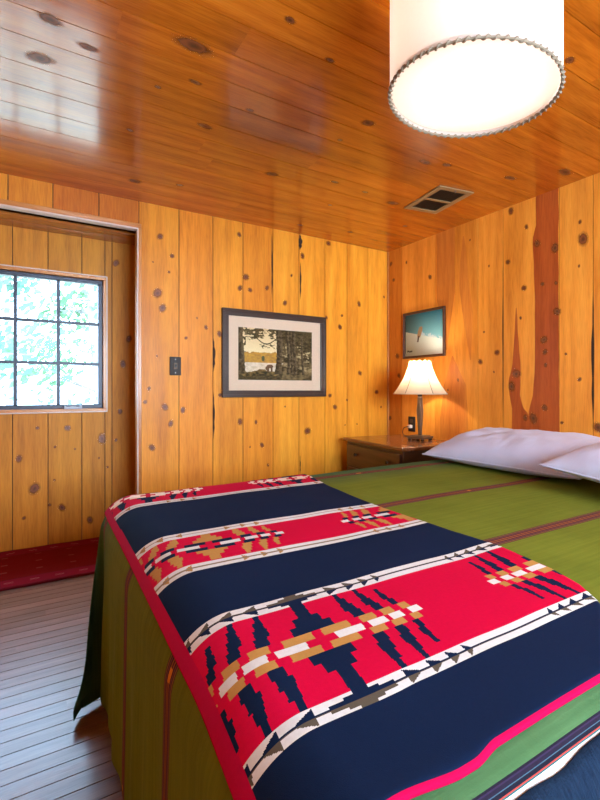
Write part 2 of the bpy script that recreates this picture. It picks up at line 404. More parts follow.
def streak(left, right, mi, e):
    L = [onX(a, b, WR) for a, b in left]; R = [onX(a, b, WR) for a, b in right]
    def at(pl, z):
        for p, q in zip(pl[:-1], pl[1:]):
            if q[2] <= z <= p[2]: s = (z-q[2])/(p[2]-q[2]); return q[1]+(p[1]-q[1])*s
        return pl[0][1] if z > pl[0][2] else pl[-1][1]
    z1 = min(L[0][2], R[0][2]); z0 = max(L[-1][2], R[-1][2]); N = 60
    for i in range(N):
        za, zb = z1+(z0-z1)*i/N, z1+(z0-z1)*(i+1)/N
        wob = lambda z, k: .004*noise.noise(Vector((z*9, k, 0)))
        la, lb, ra, rb = at(L, za)+wob(za, 1), at(L, zb)+wob(zb, 1), at(R, za)+wob(za, 5), at(R, zb)+wob(zb, 5)
        mb.face([P(la, za, e), P(lb, zb, e), P(rb, zb, e), P(ra, za, e)], mi)
streak([(536, 150), (536, 225), (532.5, 240), (533.5, 262), (535, 300), (535, 360), (533, 395), (528.5, 412), (529, 428), (531, 520)], [(558.5, 150), (558.5, 300), (559.5, 430), (560, 520)], 3, .0003)
streak([(516, 308), (514.5, 335), (512.5, 365), (508.5, 380), (509.5, 395), (512, 408), (512, 430), (512, 520)], [(516.6, 308), (518, 335), (521, 370), (520, 395), (523, 408), (528.5, 414), (529, 428), (531, 520)], 3, .0003)
streak([(437, 170), (437, 300), (446, 350)], [(454, 170), (455, 290), (447, 350)], 4, .0003)
streak([(463, 236), (460, 262), (459, 285), (462, 310), (470, 360)], [(464, 236), (467, 262), (469, 285), (473, 312), (471, 360)], 4, .0003)
streak([(452, 356), (444, 385), (440, 420), (440, 520)], [(453, 356), (466, 385), (468, 420), (470, 520)], 4, .0002)
for px, py, r in [(537, 243.5, 3.2), (555, 248, 3.6), (542.6, 284, 1.8), (557, 311.5, 3.2), (556, 283, 1.5), (516.4, 373.7, 4.2), (511.6, 386.5, 4), (544, 339.7, 3.2), (545, 352, 2.3), (545.6, 365, 1.7), (544.7, 407.7, 2.7), (533.4, 418.5, 4.2)]:
    x, y, z = onX(px, py, WR); knot(mb, P, y, z, r*1.32*x/F*1.25)
wane([(503.3, 250, 430, .008), (593.5, 290, 430, .014)], 'X')
mb.build('wall_right', ['rosewood_pine', 'gap', 'knot', 'heart', 'heart_pale'], kind='structure')

# alcove walls
WIN = (-.542, .474, .815, 1.690)      # hole = outer edge of the window casing
P = plane_map('Y', WA, -1); mb = MB()
bnd = [WL, -.98, -.80, -.61, -.42, -.235, -.048, .137, .326, .505, AR]
hol = (WIN[0]+.012, WIN[1]-.012, WIN[2]+.012, WIN[3]-.012)
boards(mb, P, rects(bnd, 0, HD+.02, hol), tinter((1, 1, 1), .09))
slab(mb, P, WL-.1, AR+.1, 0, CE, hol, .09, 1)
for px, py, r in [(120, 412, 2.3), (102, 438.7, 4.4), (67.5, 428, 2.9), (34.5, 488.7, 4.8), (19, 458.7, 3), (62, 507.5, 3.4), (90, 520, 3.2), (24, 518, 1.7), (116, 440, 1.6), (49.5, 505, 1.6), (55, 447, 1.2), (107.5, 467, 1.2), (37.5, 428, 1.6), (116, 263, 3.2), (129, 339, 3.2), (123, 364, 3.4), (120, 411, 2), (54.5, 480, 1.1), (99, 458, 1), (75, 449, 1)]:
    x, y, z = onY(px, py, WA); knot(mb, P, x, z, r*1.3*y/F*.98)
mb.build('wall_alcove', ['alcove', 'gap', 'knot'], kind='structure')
P = plane_map('X', AR, -1); mb = MB()
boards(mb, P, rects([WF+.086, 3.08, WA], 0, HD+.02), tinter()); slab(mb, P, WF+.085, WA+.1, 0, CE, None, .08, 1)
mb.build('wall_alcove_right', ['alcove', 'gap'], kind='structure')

# left wall, and the near wall with an unseen window added to let in fill light
P = plane_map('X', WL, 1); mb = MB()
bl = [WN+.21*i for i in range(22)] ; bl = [b for b in bl if b < WA-.1]+[WA]
boards(mb, P, rects(bl, 0, CE), tinter((1, .97, .92), .08)); slab(mb, P, WN-.1, WA+.1, 0, CE, None, .085, 1)
mb.build('wall_left', ['wallwood', 'gap'], kind='structure')
WINN = (.15, 1.95, .80, 1.80)
P = plane_map('Y', WN, 1); mb = MB()
bl = [WL+.2075*i for i in range(18)]+[WR]
boards(mb, P, rects(bl, 0, CE, WINN), tinter((1, .97, .92), .08)); slab(mb, P, WL-.1, WR+.1, 0, CE, WINN, .085, 1)
mb.build('wall_near', ['wallwood', 'gap'], kind='structure')

# ceiling (boards along x) and alcove ceiling
P = plane_map('Z', CE, -1); mb = MB()
yb = []; y = WF
while y > WN: yb.append(y); y -= .142+random.uniform(-.012, .012)
yb.append(WN); yb = yb[::-1]
rs = []
for a, b in zip(yb[:-1], yb[1:]):
    j = random.uniform(WL+.3, WR-.3); rs += [(WL, j, a, b, random.random()*100), (j, WR, a, b, random.random()*100)]
boards(mb, P, rs, tinter((1, 1, 1), .16), groove=.0016, depth=.004, swap=True)
slab(mb, P, WL-.1, WR+.1, WN-.1, WA+.2, None, .09, 1)
for px, py, r in [(50, 19, 9), (88, 47, 7), (40, 58, 10), (194, 46, 13.5), (195, 82, 4.5), (205, 126, 5.5), (272, 174, 5), (335, 182, 3), (368, 123, 6), (393, 203, 5), (565, 172, 7), (510, 178, 5), (425, 162, 5), (447, 165, 4), (135, 181, 5), (158, 87, 3), (500, 40, 6), (570, 60, 5), (330, 60, 4), (290, 20, 5), (130, 130, 3), (250, 110, 3), (300, 225, 2.5), (350, 232, 2.5), (330, 205, 2), (365, 192, 2.5), (405, 226, 2.5), (340, 140, 2.5), (180, 185, 3)]:
    x, y, z = onZ(px, py, CE); d = S_*x+C_*y; knot(mb, P, x, y, r*1.15*d/F, 1.7, vert=False)
mb.build('ceiling', ['ceil', 'gap', 'knot'], kind='structure')
P = plane_map('Z', HD, -1); mb = MB()
boards(mb, P, [(WL, AR, a, b, a) for a, b in ((WF+.002, 3.0), (3.0, 3.11), (3.11, WA))], tinter((.8, .8, .8), .1), swap=True)
slab(mb, P, WL, AR, WF+.002, WA+.08, None, .05, 1)
mb.build('ceiling_alcove', ['ceil', 'gap'], kind='structure')

# floor
P = plane_map('Z', 0, 1); mb = MB(); rs = []
y = WN
while y < WA:
    b = min(y+.0535, WA); xs = [WL]
    while xs[-1] < WR: xs.append(min(WR, xs[-1]+random.uniform(.6, 1.8)))
    for x0, x1 in zip(xs[:-1], xs[1:]): rs.append((x0, x1, y, b, random.random()*1000))
    y = b
boards(mb, P, rs, tinter((1, 1, 1), .2), groove=.0016, depth=.004, swap=True)
slab(mb, P, WL-.1, WR+.1, WN-.1, WA+.1, None, .1, 1, .004)
mb.build('floor', ['floor', 'gap'], kind='structure')

# opening casing
mb = MB(); mb.box((WL, WF-.012, HD+.002), (OP+.012, WF+.005, HD+.03))
mb.build('trim_1', 'trimwood_x', bevel=.003, kind='structure')
mb = MB(); mb.box((WL, WF-.016, HD-.008), (OP-.006, WF+.03, HD+.0015))
mb.build('trim_2', 'edge', bevel=.002, kind='structure')  # window light on the underside of the header, painted as a pale strip
mb = MB(); mb.box((OP-.006, WF-.012, 0), (OP+.014, WF+.086, HD+.002))
mb.build('trim_3', 'trimwood', bevel=.003, kind='structure')
mb = MB(); mb.box((OP-.0135, WF-.016, 0), (OP-.0055, WF+.004, HD-.006))
mb.build('trim_4', 'edge', bevel=.002, kind='structure')  # pale strip paints the light reflected along the jamb
mb = MB(); mb.box((WR-.014, WF-.014, 0), (WR, WF, CE))
mb.build('trim_5', 'trimwood', bevel=.003, kind='structure')

# ------------------------------------------------------------------ windows
def ringbox(mb, plane, u0, u1, v0, v1, w, d0, d1, mi=0):
    for a, b, c, d in ((u0, u1, v1-w, v1), (u0, u1, v0, v0+w), (u0, u0+w, v0+w, v1-w), (u1-w, u1, v0+w, v1-w)):
        p, q = plane(a, c, d0), plane(b, d, d1)
        mb.box([min(x, y) for x, y in zip(p, q)], [max(x, y) for x, y in zip(p, q)], mi)
def window(name, plane, r, cols, rows):
    u0, u1, v0, v1 = r
    mb = MB(); ringbox(mb, plane, u0, u1, v0, v1, .024, -.085, .014)
    root = mb.build(name, 'trimwood', bevel=.003, kind='structure')
    mb = MB(); ringbox(mb, plane, u0-.001, u1+.001, v0-.001, v1+.001, .007, .012, .019); mb.build('casing_sheen', 'edge', root, bevel=.001)  # pale ring paints the sky reflected in the casing varnish
    mb = MB(); ringbox(mb, plane, u0+.024, u1-.024, v0+.024, v1-.024, .026, -.06, -.015); mb.build('sash', 'sash', root, bevel=.003)
    g = (u0+.05, u1-.05, v0+.05, v1-.05)
    mb = MB(); p, q = plane(g[0], g[2], -.040), plane(g[1], g[3], -.037)
    mb.box([min(x, y) for x, y in zip(p, q)], [max(x, y) for x, y in zip(p, q)]); mb.build('glass', 'glass', root)
    mb = MB()
    for i in range(1, cols):
        u = g[0]+(g[1]-g[0])*i/cols; p, q = plane(u-.010, g[2], -.05), plane(u+.010, g[3], -.022)
        mb.box([min(x, y) for x, y in zip(p, q)], [max(x, y) for x, y in zip(p, q)])
    for i in range(1, rows):
        v = g[2]+(g[3]-g[2])*i/rows; p, q = plane(g[0], v-.009, -.0505), plane(g[1], v+.009, -.0215)
        mb.box([min(x, y) for x, y in zip(p, q)], [max(x, y) for x, y in zip(p, q)])
    mb.build('muntins', 'sash', root, bevel=.002)
    return root
w1 = window('window_1', plane_map('Y', WA, -1), (WIN[0], WIN[1], WIN[2], WIN[3]), 4, 3)
m = MB(); m.box((.222, WA-.030, .838), (.325, WA+.01, .858)); m.tube([(.235, WA-.032, .855), (.27, WA-.037, .860), (.31, WA-.034, .856)], .005)
m.build('crank_handle', 'steel', w1, bevel=.002)
window('added_fill_window', plane_map('Y', WN, 1), WINN, 4, 3)  # unseen window, added as an opening for the fill lamp

# ------------------------------------------------------------------ bed cloth surface
def sstep(a, b, x):
    t = min(1, max(0, (x-a)/(b-a))); return t*t*(3-2*t)
XB, RX, RN, N0, TZ = .297, .10, .07, .31, .590
def x0(b): return XB+.038*(min(b, 1.66)-.9)-.012*sstep(.6, .3, b) if b > .3 else XB-.0228-.012
def prof(L, R, off):
    if L < R*math.pi/2:
        th = L/R; return (R+off)*math.sin(th), R-(R+off)*math.cos(th)+off-off, th
    l = L-R*math.pi/2
    return R+off+.02*l, R+l-0, math.pi/2
FLAP = [(-.10, (0, 0)), (0, (.008, -.085)), (.25, (-.060, -.14)), (.5, (-.105, -.22)), (.75, (-.02, -.10)), (1., (.03, 0.))]
def flap(q):
    for (a, p), (b, r) in zip(FLAP[:-1], FLAP[1:]):
        if a <= q <= b:
            t = (q-a)/(b-a); t = t*t*(3-2*t) if abs(q-.5) > .26 else t
            return p[0]+(r[0]-p[0])*t, p[1]+(r[1]-p[1])*t
    return 0, 0
def cover(a, b, off=0.):
    """a, b = metres of cloth from the wall B origin; returns a point of the draped cloth"""
    Y0 = 1.63+.05*sstep(.5, 1.5, a); X0 = x0(b)
    da, db, dn = max(0, X0-a), max(0, b-Y0), max(0, N0-b)
    bul = .004*noise.noise(Vector((a*2.2, b*2.2, 3)))+.0015*noise.noise(Vector((a*7, b*7, 1)))
    z = TZ+bul; x, y = a, b
    if dn > 0:
        th = min(dn/RN, 1.45); y = N0-(RN+off)*math.sin(th); z = TZ+bul-RN+(RN+off)*math.cos(th)-off
    q = None
    if db <= 0 and da > 0:
        o, d, th = prof(da, RX, off); x = X0-o; z -= d
        l = max(0, da-RX*math.pi/2)
        q = -.10*sstep(0, 1, (Y0-b)/.10) if b > Y0-.10 else None
        if q is not None: q = -(Y0-b)
        k = sstep(0, .35, l)
        x -= k*(.004*math.sin(b*21+.7)+.003*math.sin(b*47))*(1 if b < Y0-.1 else .4)
        off_z = 0; 
    elif da <= 0 and db > 0:
        o, d, th = prof(db, RX, off); y = Y0+o; z -= d; l = max(0, db-RX*math.pi/2); off_z = 0
        y += sstep(0, .35, l)*(.010*math.sin(a*19))
    elif da > 0 and db > 0:
        L = max(da, db); o, d, th = prof(L, RX, off); z -= d; l = max(0, L-RX*math.pi/2)
        t = .5*db/da if da >= db else 1-.5*da/db
        ph = t*math.pi/2; x = X0-o*math.cos(ph); y = Y0+o*math.sin(ph); q = t; off_z = 0
    else: off_z = off
    if dn > 0: pass
    if da <= 0 and db <= 0: z += off
    if q is not None:
        l = max(0, max(da, db)-RX*.9); k = min(1.05, l/.48); k = .80*(1-(1-min(k, 1))**2.2)+.20*k**14
        fx, fy = flap(max(q, -.10)); x += fx*k; y += fy*k
    return x, y, max(z, .012)
HEM_A = XB-RX*math.pi/2-.455; HEM_B = 1.63+RX*math.pi/2+.44
def frange(a, b, n): return [a+(b-a)*i/n for i in range(n+1)]
AA = frange(HEM_A, .17, 40)[:-1]+frange(.17, .34, 24)[:-1]+frange(.34, 2.44, 110)
BB = [.2640]+frange(.266, N0, 5)[:-1]+frange(N0, 1.45, 70)[:-1]+frange(1.45, HEM_B, 70)
mb = MB(); k0 = mb.verts([cover(a, b) for a in AA for b in BB]); nb = len(BB)
for i in range(len(AA)-1):
    for j in range(nb-1):
        mb.idx([k0+i*nb+j, k0+(i+1)*nb+j, k0+(i+1)*nb+j+1, k0+i*nb+j+1], 0,
               [(AA[i], BB[j]), (AA[i+1], BB[j]), (AA[i+1], BB[j+1]), (AA[i], BB[j+1])])
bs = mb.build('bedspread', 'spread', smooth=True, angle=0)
tag(bs, 'olive green handwoven bedspread with narrow brown stripes draped over the bed to the floor', 'bedspread')

# ------------------------------------------------------------------ patterned blanket
RED, NAVY, WHITE, GOLD, OLIVE, BIND = (.50, .001, .036), (.004, .012, .040), (.60, .62, .62), (.42, .225, .06), (.09, .075, .055), (.40, .001, .045)
MOT = (.368, .935)
WH = [(.025, .075), (.088, .121), (.130, .155), (.170, .193)]
GO = [(.008, .058), (.080, .109), (.123, .146), (.162, .180)]
ARM = [[(0, .036), (0, .024), (0, .012), (0, .012)],
       [(.074, .096), (.068, .092), (.070, .087), (.071, .081)],
       [(.117, .135), (.111, .131), (.113, .127), (.114, .123)],
       [(.154, .167), (.149, .162), (.151, .160), (9, 9)]]
def inn(d, l): return any(p <= d <= q for p, q in l)
def motif(du, r, rh, na, w, g, n, base):
    ar = abs(r)
    if ar < rh*.5: return w if inn(du, WH) else base
    if ar < rh*1.5: return g if inn(du, GO) else base
    k = int((ar-rh*1.5)/na)
    if k < 4 and any(p <= du <= q for p, q in [arm[k] for arm in ARM]): return n
    return base
def strip(s, du, big):
    """s runs 0 (red side) .. 1 (outer side) across a white border strip"""
    if big:
        if .46 < s < .60: return NAVY if s < .53 else OLIVE
        if du < .05:
            w = .012 if (s < .2 or s > .85) else (.026 if (s < .34 or s > .72) else .048)
            if du < w: return NAVY if s < .5 else OLIVE
        for T, Q in ((.068, .028), (.110, .024), (.146, .020), (.178, .015)):
            if T <= du <= T+Q:
                h = (1-(du-T)/Q)*.46
                if abs(s-.52) < h: return NAVY if s < .5 else OLIVE
        return WHITE
    if .44 < s < .58: return (.22, .17, .11)
    for T in (.055, .10, .14):
        if T <= du <= T+.018 and abs(s-.5) < (1-(du-T)/.018)*.42: return (.36, .20, .06)
    return WHITE
def bcol(a, v):
    if a < x0(v)-.10+.021 or v < VN+.0048 or v > VF-.02: return BIND
    cc = min((.547, 1.005, 1.612), key=lambda q: abs(v-q)); ap = a-.20*(v-cc)
    m = min(MOT, key=lambda q: abs(ap-q)); du = abs(ap-m)
    d = abs(v-.547)
    if d < .111: return motif(du, v-.547, .018, .0215, WHITE, GOLD, NAVY, RED)
    if v > .547 and d < .147: return strip((d-.111)/.036, du, True)
    if v < .547 and d < .141: return strip((d-.111)/.030, du, True)
    d = abs(v-1.005)
    if d < .088: return motif(du, v-1.010, .019, .0150, WHITE, NAVY, GOLD, RED)
    if d < .124: return strip((d-.088)/.036, du, False)
    d = abs(v-1.612)
    if d < .108: return motif(du, v-1.612, .018, .021, (.80, .72, .66), (.78, .62, .50), NAVY, RED)
    if d < .145: return strip((d-.108)/.037, du, False)
    return NAVY
VN, VF = .293, 1.765
def vnear(a): return .300-.008*sstep(.28, .36, a)+.006*sstep(.375, .42, a)-.002*sstep(.5, .7, a)
def xright(v):
    pts = [(.28, .70), (.36, .79), (.41, .845), (.46, .885), (.53, .915), (.67, .945), (.80, .938), (.94, .945), (1.2, .958), (1.45, .995), (1.62, 1.035), (1.8, 1.05)]
    for (p, q), (r, s) in zip(pts[:-1], pts[1:]):
        if p <= v <= r: return q+(s-q)*(v-p)/(r-p)
    return pts[-1][1]
NAc, NV = 420, 620
mb = MB(); vv = frange(0, 1, NV)
pos = []; par = []
vv = [(.311*i/340) for i in range(340)]+frange(.311, 1, 280)
for j in range(NV+1):
    t = vv[j]
    for i in range(NAc+1):
        s = i/NAc
        v = VN+(VF-VN)*t
        ar = xright(v); al = x0(v)-.10; a = al+(ar-al)*s
        av = v
        if t < .12: av = v+(vnear(a)-VN)*(1-t/.12)
        off = .009
        e = min((1-s)*(ar-al), 1)   # right edge rolls down onto the spread
        if e < .012: off = .002+.007*math.sqrt(max(0, 1-(1-e/.012)**2))
        en = (v-VN)
        if en < .010: off = min(off, .003+.006*math.sqrt(max(0, 1-(1-en/.010)**2)))
        off += .0012*noise.noise(Vector((a*9, v*9, 7)))
        pos.append(cover(a, av, off)); par.append((a, v))
k0 = mb.verts(pos); na = NAc+1
for j in range(NV):
    for i in range(NAc):
        p, q = par[j*na+i], par[(j+1)*na+i+1]
        mb.idx([k0+j*na+i, k0+j*na+i+1, k0+(j+1)*na+i+1, k0+(j+1)*na+i], 0, None, bcol((p[0]+q[0])/2, (p[1]+q[1])/2))
bl = mb.build('patterned_blanket', 'blanket', smooth=True, angle=0, attrname='Col')
sm = bl.modifiers.new('thick', 'SOLIDIFY'); sm.thickness = .005; sm.offset = -1
tag(bl, 'red and navy wool blanket with stepped geometric bands spread across the foot of the bed', 'blanket')

# navy blanket hanging on the near side of the bed
mb = MB(); aa = frange(.215, 2.3, 110)
def nav(a, h):
    wv = .2625-.0052*max(0, 1-((a-.46)/.09)**2)-.0012*math.sin(a*70)
    th0 = (N0-wv)/RN; R = RN-.003
    hb_ = h*.62
    ang = th0+hb_/R
    if ang < math.pi/2: return (a, N0-R*math.sin(ang), TZ-RN+R*math.cos(ang)-.001)
    l = hb_-(math.pi/2-th0)*R
    return (a, N0-R-.03*l-.008*sstep(0, .3, l)*math.sin(a*17), max(.02, TZ-RN-l))
hh = frange(0, .2, 10)[:-1]+frange(.2, .86, 20)
k0 = mb.verts([nav(a, h) for a in aa for h in hh]); nh = len(hh)
for i in range(len(aa)-1):
    for j in range(nh-1): mb.idx([k0+i*nh+j, k0+i*nh+j+1, k0+(i+1)*nh+j+1, k0+(i+1)*nh+j])
nv = mb.build('side_blanket', 'navy', smooth=True, angle=0)
md = nv.modifiers.new('thick', 'SOLIDIFY'); md.thickness = .004; md.offset = -1
tag(nv, 'plain dark navy blanket hanging down the near side of the bed', 'blanket')

# bed body
bed = empty('bed', (1.35, .95, 0), 0, 'low bed under the olive spread with a white sheeted mattress', 'bed')
def local(o, root): o.matrix_parent_inverse = Matrix.Translation(-Vector(root.location)); return o
def rbox(name, a, b, mat, parent, bev, seg=4):
    m = MB(); m.box(a, b); o = m.build(name, mat, parent, smooth=True, angle=0); md = o.modifiers.new('round', 'BEVEL'); md.width = bev; md.segments = seg
    return local(o, parent)
rbox('mattress', (.252, .248, .33), (2.43, 1.66, .582), 'white_cloth', bed, .060, 6)
rbox('box_spring', (.25, .27, .14), (2.43, 1.64, .329), 'white_cloth', bed, .02, 2)
for x in (.32, 2.34):
    for y in (.36, 1.54):
        m = MB(); m.lathe([(.022, 0), (.028, .02), (.028, .14)], 20, (x, y), cap=True); local(m.build('leg', 'walnut', bed, smooth=True), bed)

# ------------------------------------------------------------------ pillows
def pillow(name, L, W, T, loc, rot, seed, label):
    mb = MB(); nu, nv_ = 56, 44
    def pt(u, v, s):
        pin = .07; x = W/2*u*(1-pin*(1-v*v)*0-pin*(abs(u)**3)*(1-abs(v)**2)*.6); y = L/2*v*(1-.05*(abs(v)**3)*(1-u*u))
        e = (1-abs(u)**2.6)*(1-abs(v)**3.2); h = T/2*max(0, e)**.52
        wr = .020*noise.noise(Vector((u*1.7+seed, v*2.2, s)))+.010*noise.noise(Vector((u*5+seed, v*6, s*2)))+.005*math.sin(9*math.atan2(v, u)+seed)*max(0, abs(u)*abs(v))
        h2 = h*(1. if s > 0 else .42)+wr*(e**.4)*(1 if s > 0 else .3)
        return (x, y, s*h2)
    us = [math.sin(math.pi/2*(2*i/nu-1)) for i in range(nu+1)]; vs = [math.sin(math.pi/2*(2*j/nv_-1)) for j in range(nv_+1)]
    for s in (1, -1):
        k = mb.verts([pt(u, v, s) for u in us for v in vs])
        for i in range(nu):
            for j in range(nv_):
                q = [k+i*(nv_+1)+j, k+(i+1)*(nv_+1)+j, k+(i+1)*(nv_+1)+j+1, k+i*(nv_+1)+j+1]
                mb.idx(q if s > 0 else q[::-1])
    o = mb.build(name, 'pillow', smooth=True, angle=0)
    bm = bmesh.new(); bm.from_mesh(o.data); bmesh.ops.remove_doubles(bm, verts=bm.verts, dist=.0006); bm.to_mesh(o.data); bm.free()
    o.location = loc; o.rotation_euler = rot
    m = MB(); pts = []
    for k in range(121):
        t = 4*k/120; sd = int(t) % 4; f = 2*(t-int(t))-1
        u, v = [(f, -1), (1, f), (-f, 1), (-1, -f)][sd]; pts.append(pt(u, v, 1))
    m.tube(pts, .0035, 6); m.build('seam_piping', 'pillow', o, smooth=True)
    return tag(o, label, 'pillow', None)
pillow('pillow', .78, .53, .23, (2.035, 1.315, .644), (0, math.radians(-4), 0), 1.3, 'white pillow next to the nightstand, lying flat at the head of the bed')
pillow('pillow', .77, .52, .20, (1.835, .575, .672), (math.radians(5), math.radians(-5), math.radians(-7)), 8.1, 'white pillow cut off by the photo edge, its corner lapping over the other pillow')

# ------------------------------------------------------------------ nightstand
NZ = .605
ns = empty('nightstand', (2.292, 2.384, 0), math.radians(-6.4), 'dark brown wooden nightstand with drawers and a polished top in the corner', 'nightstand')
def nb_(name, a, b, mat, par=ns, bev=.003): m = MB(); m.box(a, b); return m.build(name, mat, par, bevel=bev)
nb_('carcass', (-.262, -.335, .07), (.238, .335, NZ-.024), 'walnut')
nb_('table_top', (-.285, -.355, NZ-.024), (.245, .355, NZ), 'walnut_top', ns, .005)
for i in range(3):
    z1 = NZ-.045-i*.165; dr = nb_('drawer', (-.276, -.318, z1-.15), (-.2615, .318, z1), 'walnut', ns, .004)
    for y in (-.20, .18):
        m = MB()
        for a, b in (((0, .006), (.006, .006)), ): pass
        prof_ = [(.004, 0), (.006, .006), (.012, .012), (.0145, .018), (.011, .024), (.001, .026)]
        k = m.verts([(-.276-h, y+r*math.cos(2*math.pi*j/16), z1-.065+r*math.sin(2*math.pi*j/16)) for r, h in prof_ for j in range(16)])
        for p in range(len(prof_)-1):
            for j in range(16): m.idx([k+p*16+j, k+p*16+(j+1) % 16, k+(p+1)*16+(j+1) % 16, k+(p+1)*16+j])
        m.build('knob', 'dark_metal', dr, smooth=True)
for x in (-.24, .216):
    for y in (-.31, .31): nb_('leg', (x-.022, y-.022, 0), (x+.022, y+.022, .0695), 'walnut')

# ------------------------------------------------------------------ table lamp
LX, LY = 2.375, 2.312
tl = empty('table_lamp', (LX, LY, NZ), math.radians(12), 'small bronze table lamp with a lit cream bell shade on the nightstand', 'lamp')
m = MB(); m.box((-.066, -.066, .014), (.066, .066, .030)); m.box((-.052, -.052, .030), (.052, .052, .036)); m.build('base', 'bronze', tl, bevel=.004)
for x in (-.05, .05):
    for y in (-.05, .05):
        m = MB(); m.lathe([(.010, 0), (.013, .004), (.013, .010), (.009, .0145)], 16, (x, y), cap=True); m.build('foot', 'dark_metal', tl, smooth=True)
m = MB()
sec = [(.010, .034), (.011, .06), (.016, .16), (.018, .21), (.014, .26), (.013, .30), (.006, .312)]
k = m.verts([(sx*r, sy*r, z) for r, z in sec for sx, sy in ((-1, -1), (1, -1), (1, 1), (-1, 1))])
for i in range(len(sec)-1):
    for j in range(4): m.idx([k+i*4+j, k+i*4+(j+1) % 4, k+(i+1)*4+(j+1) % 4, k+(i+1)*4+j])
m.build('stem', 'bronze', tl, bevel=.003)
m = MB(); m.lathe([(.013, .305), (.016, .312), (.016, .345), (.011, .35)], 20, cap=True); m.build('socket', 'dark_metal', tl, smooth=True)
m = MB(); m.lathe([(.010, .35), (.014, .365), (.028, .40), (.030, .42), (.022, .445), (.001, .452)], 24); m.build('bulb', 'bulb', tl, smooth=True)
m = MB(); n = 72; pr = []
for i in range(25):
    t = i/24; r = .073+(.182-.073)*(t**1.75*.75+t*.25); pr.append((r, .552-.228*t, t))
k = m.verts([(r*(1-.035*(1-abs(math.cos(3*2*math.pi*j/n)))*(.3+t))*math.cos(2*math.pi*j/n), r*(1-.035*(1-abs(math.cos(3*2*math.pi*j/n)))*(.3+t))*math.sin(2*math.pi*j/n),
             z+(.005*math.cos(12*2*math.pi*j/n) if t < .01 else 0)) for r, z, t in pr for j in range(n)])
for i in range(24):
    for j in range(n): m.idx([k+i*n+j, k+i*n+(j+1) % n, k+(i+1)*n+(j+1) % n, k+(i+1)*n+j])
sh = m.build('shade', 'lampshade', tl, smooth=True, angle=0)
for q in range(6):
    m = MB(); a = math.radians(60*q); m.tube([(r*math.cos(a)*1.003, r*math.sin(a)*1.003, z) for r, z, t in pr[1:]], .0022, 6); m.build('seam', 'cord_trim', sh, smooth=True)
m = MB(); m.tube([(0.181*(1-.035*(1-abs(math.cos(3*2*math.pi*j/n)))*1.3)*math.cos(2*math.pi*j/n), 0.181*(1-.035*(1-abs(math.cos(3*2*math.pi*j/n)))*1.3)*math.sin(2*math.pi*j/n), .324) for j in range(n+1)], .004, 6)
m.build('rim_trim', 'lampshade', sh, smooth=True)
m = MB()
for q in range(3):
    a = math.radians(120*q+20); m.tube([(0, 0, .545), (.071*math.cos(a), .071*math.sin(a), .547)], .0015, 6)
m.tube([(.018, 0, .33), (.045, 0, .38), (.045, 0, .50), (0, 0, .545)], .0015, 6); m.tube([(-.018, 0, .33), (-.045, 0, .38), (-.045, 0, .50), (0, 0, .545)], .0015, 6)
m.build('harp', 'bronze', sh, smooth=True)
# outlet position on the wall, then the cord runs to it
oy, oz = 2.598, .693
cz = math.cos(math.radians(-12)); sz = math.sin(math.radians(-12))
def tloc(x, y, z): dx, dy = x-LX, y-LY; return (dx*cz-dy*sz, dx*sz+dy*cz, z-NZ)
m = MB(); ctl = [(LX+.05, LY+.04, NZ+.018), (2.43, 2.43, NZ+.004), (2.47, 2.52, NZ+.004), (2.50, 2.60, NZ+.006), (2.52, 2.635, NZ+.03), (2.535, 2.632, NZ+.06), (2.548, 2.60, oz-.018)]
cur = []
for i in range(len(ctl)-1):
    p0, p1, p2, p3 = [Vector(ctl[max(0, min(len(ctl)-1, i+d))]) for d in (-1, 0, 1, 2)]
    for s in range(8):
        t = s/8; cur.append(.5*((2*p1)+(-p0+p2)*t+(2*p0-5*p1+4*p2-p3)*t*t+(-p0+3*p1-3*p2+p3)*t**3))
cur.append(Vector(ctl[-1]))
m.tube([tloc(*p) for p in cur], .0028, 8); m.build('cord', 'black', tl, smooth=True)
m = MB(); p = [(2.548, oy-.014, oz-.030), (2.5745, oy+.014, oz-.006)]
m.box(p[0], p[1]); pl = m.build('plug', 'edge', None, bevel=.003)
pl.parent = tl; pl.matrix_parent_inverse = (Matrix.Translation(Vector((LX, LY, NZ))) @ Matrix.Rotation(math.radians(12), 4, 'Z')).inverted()

ou = empty('wall_outlet', (WR-.001, oy, oz), 0, 'brown wall outlet plate with a plug in it, low behind the table lamp', 'outlet')
m = MB(); m.box((-.007, -.036, -.058), (0, .036, .058)); m.build('plate', 'plate', ou, bevel=.003)
for z in (-.020, .024):
    m = MB(); m.box((-.0095, -.016, z-.014), (-.0068, .016, z+.014)); s = m.build('socket', 'louver', ou, bevel=.002)
    m = MB(); m.box((-.0098, -.008, z-.004), (-.0094, -.005, z+.006)); m.box((-.0098, .005, z-.004), (-.0094, .008, z+.006)); m.build('slots', 'black', s)
sw = empty('light_switch', (.822, WF-.001, 1.106), 0, 'dark brown light switch plate on the pine wall beside the opening', 'switch')
m = MB(); m.box((-.036, -.006, -.058), (.036, 0, .058)); m.build('plate', 'plate', sw, bevel=.003)
m = MB(); m.box((-.012, -.009, -.020), (.012, -.005, .020)); m.build('bezel', 'louver', sw, bevel=.001)
m = MB(); m.face([(-.006, -.008, -.01), (.006, -.008, -.01), (.006, -.02, .006), (-.006, -.02, .006)]); m.box((-.006, -.018, -.008), (.006, -.008, .010)); m.build('toggle', 'black', sw, bevel=.001)
for z in (-.042, .042):
    m = MB(); m.lathe([(.0035, 0), (.0035, .0015)], 12, cap=True); o = m.build('screw', 'bronze', sw); o.rotation_euler = (math.pi/2, 0, 0); o.location = (0, -.006, z)

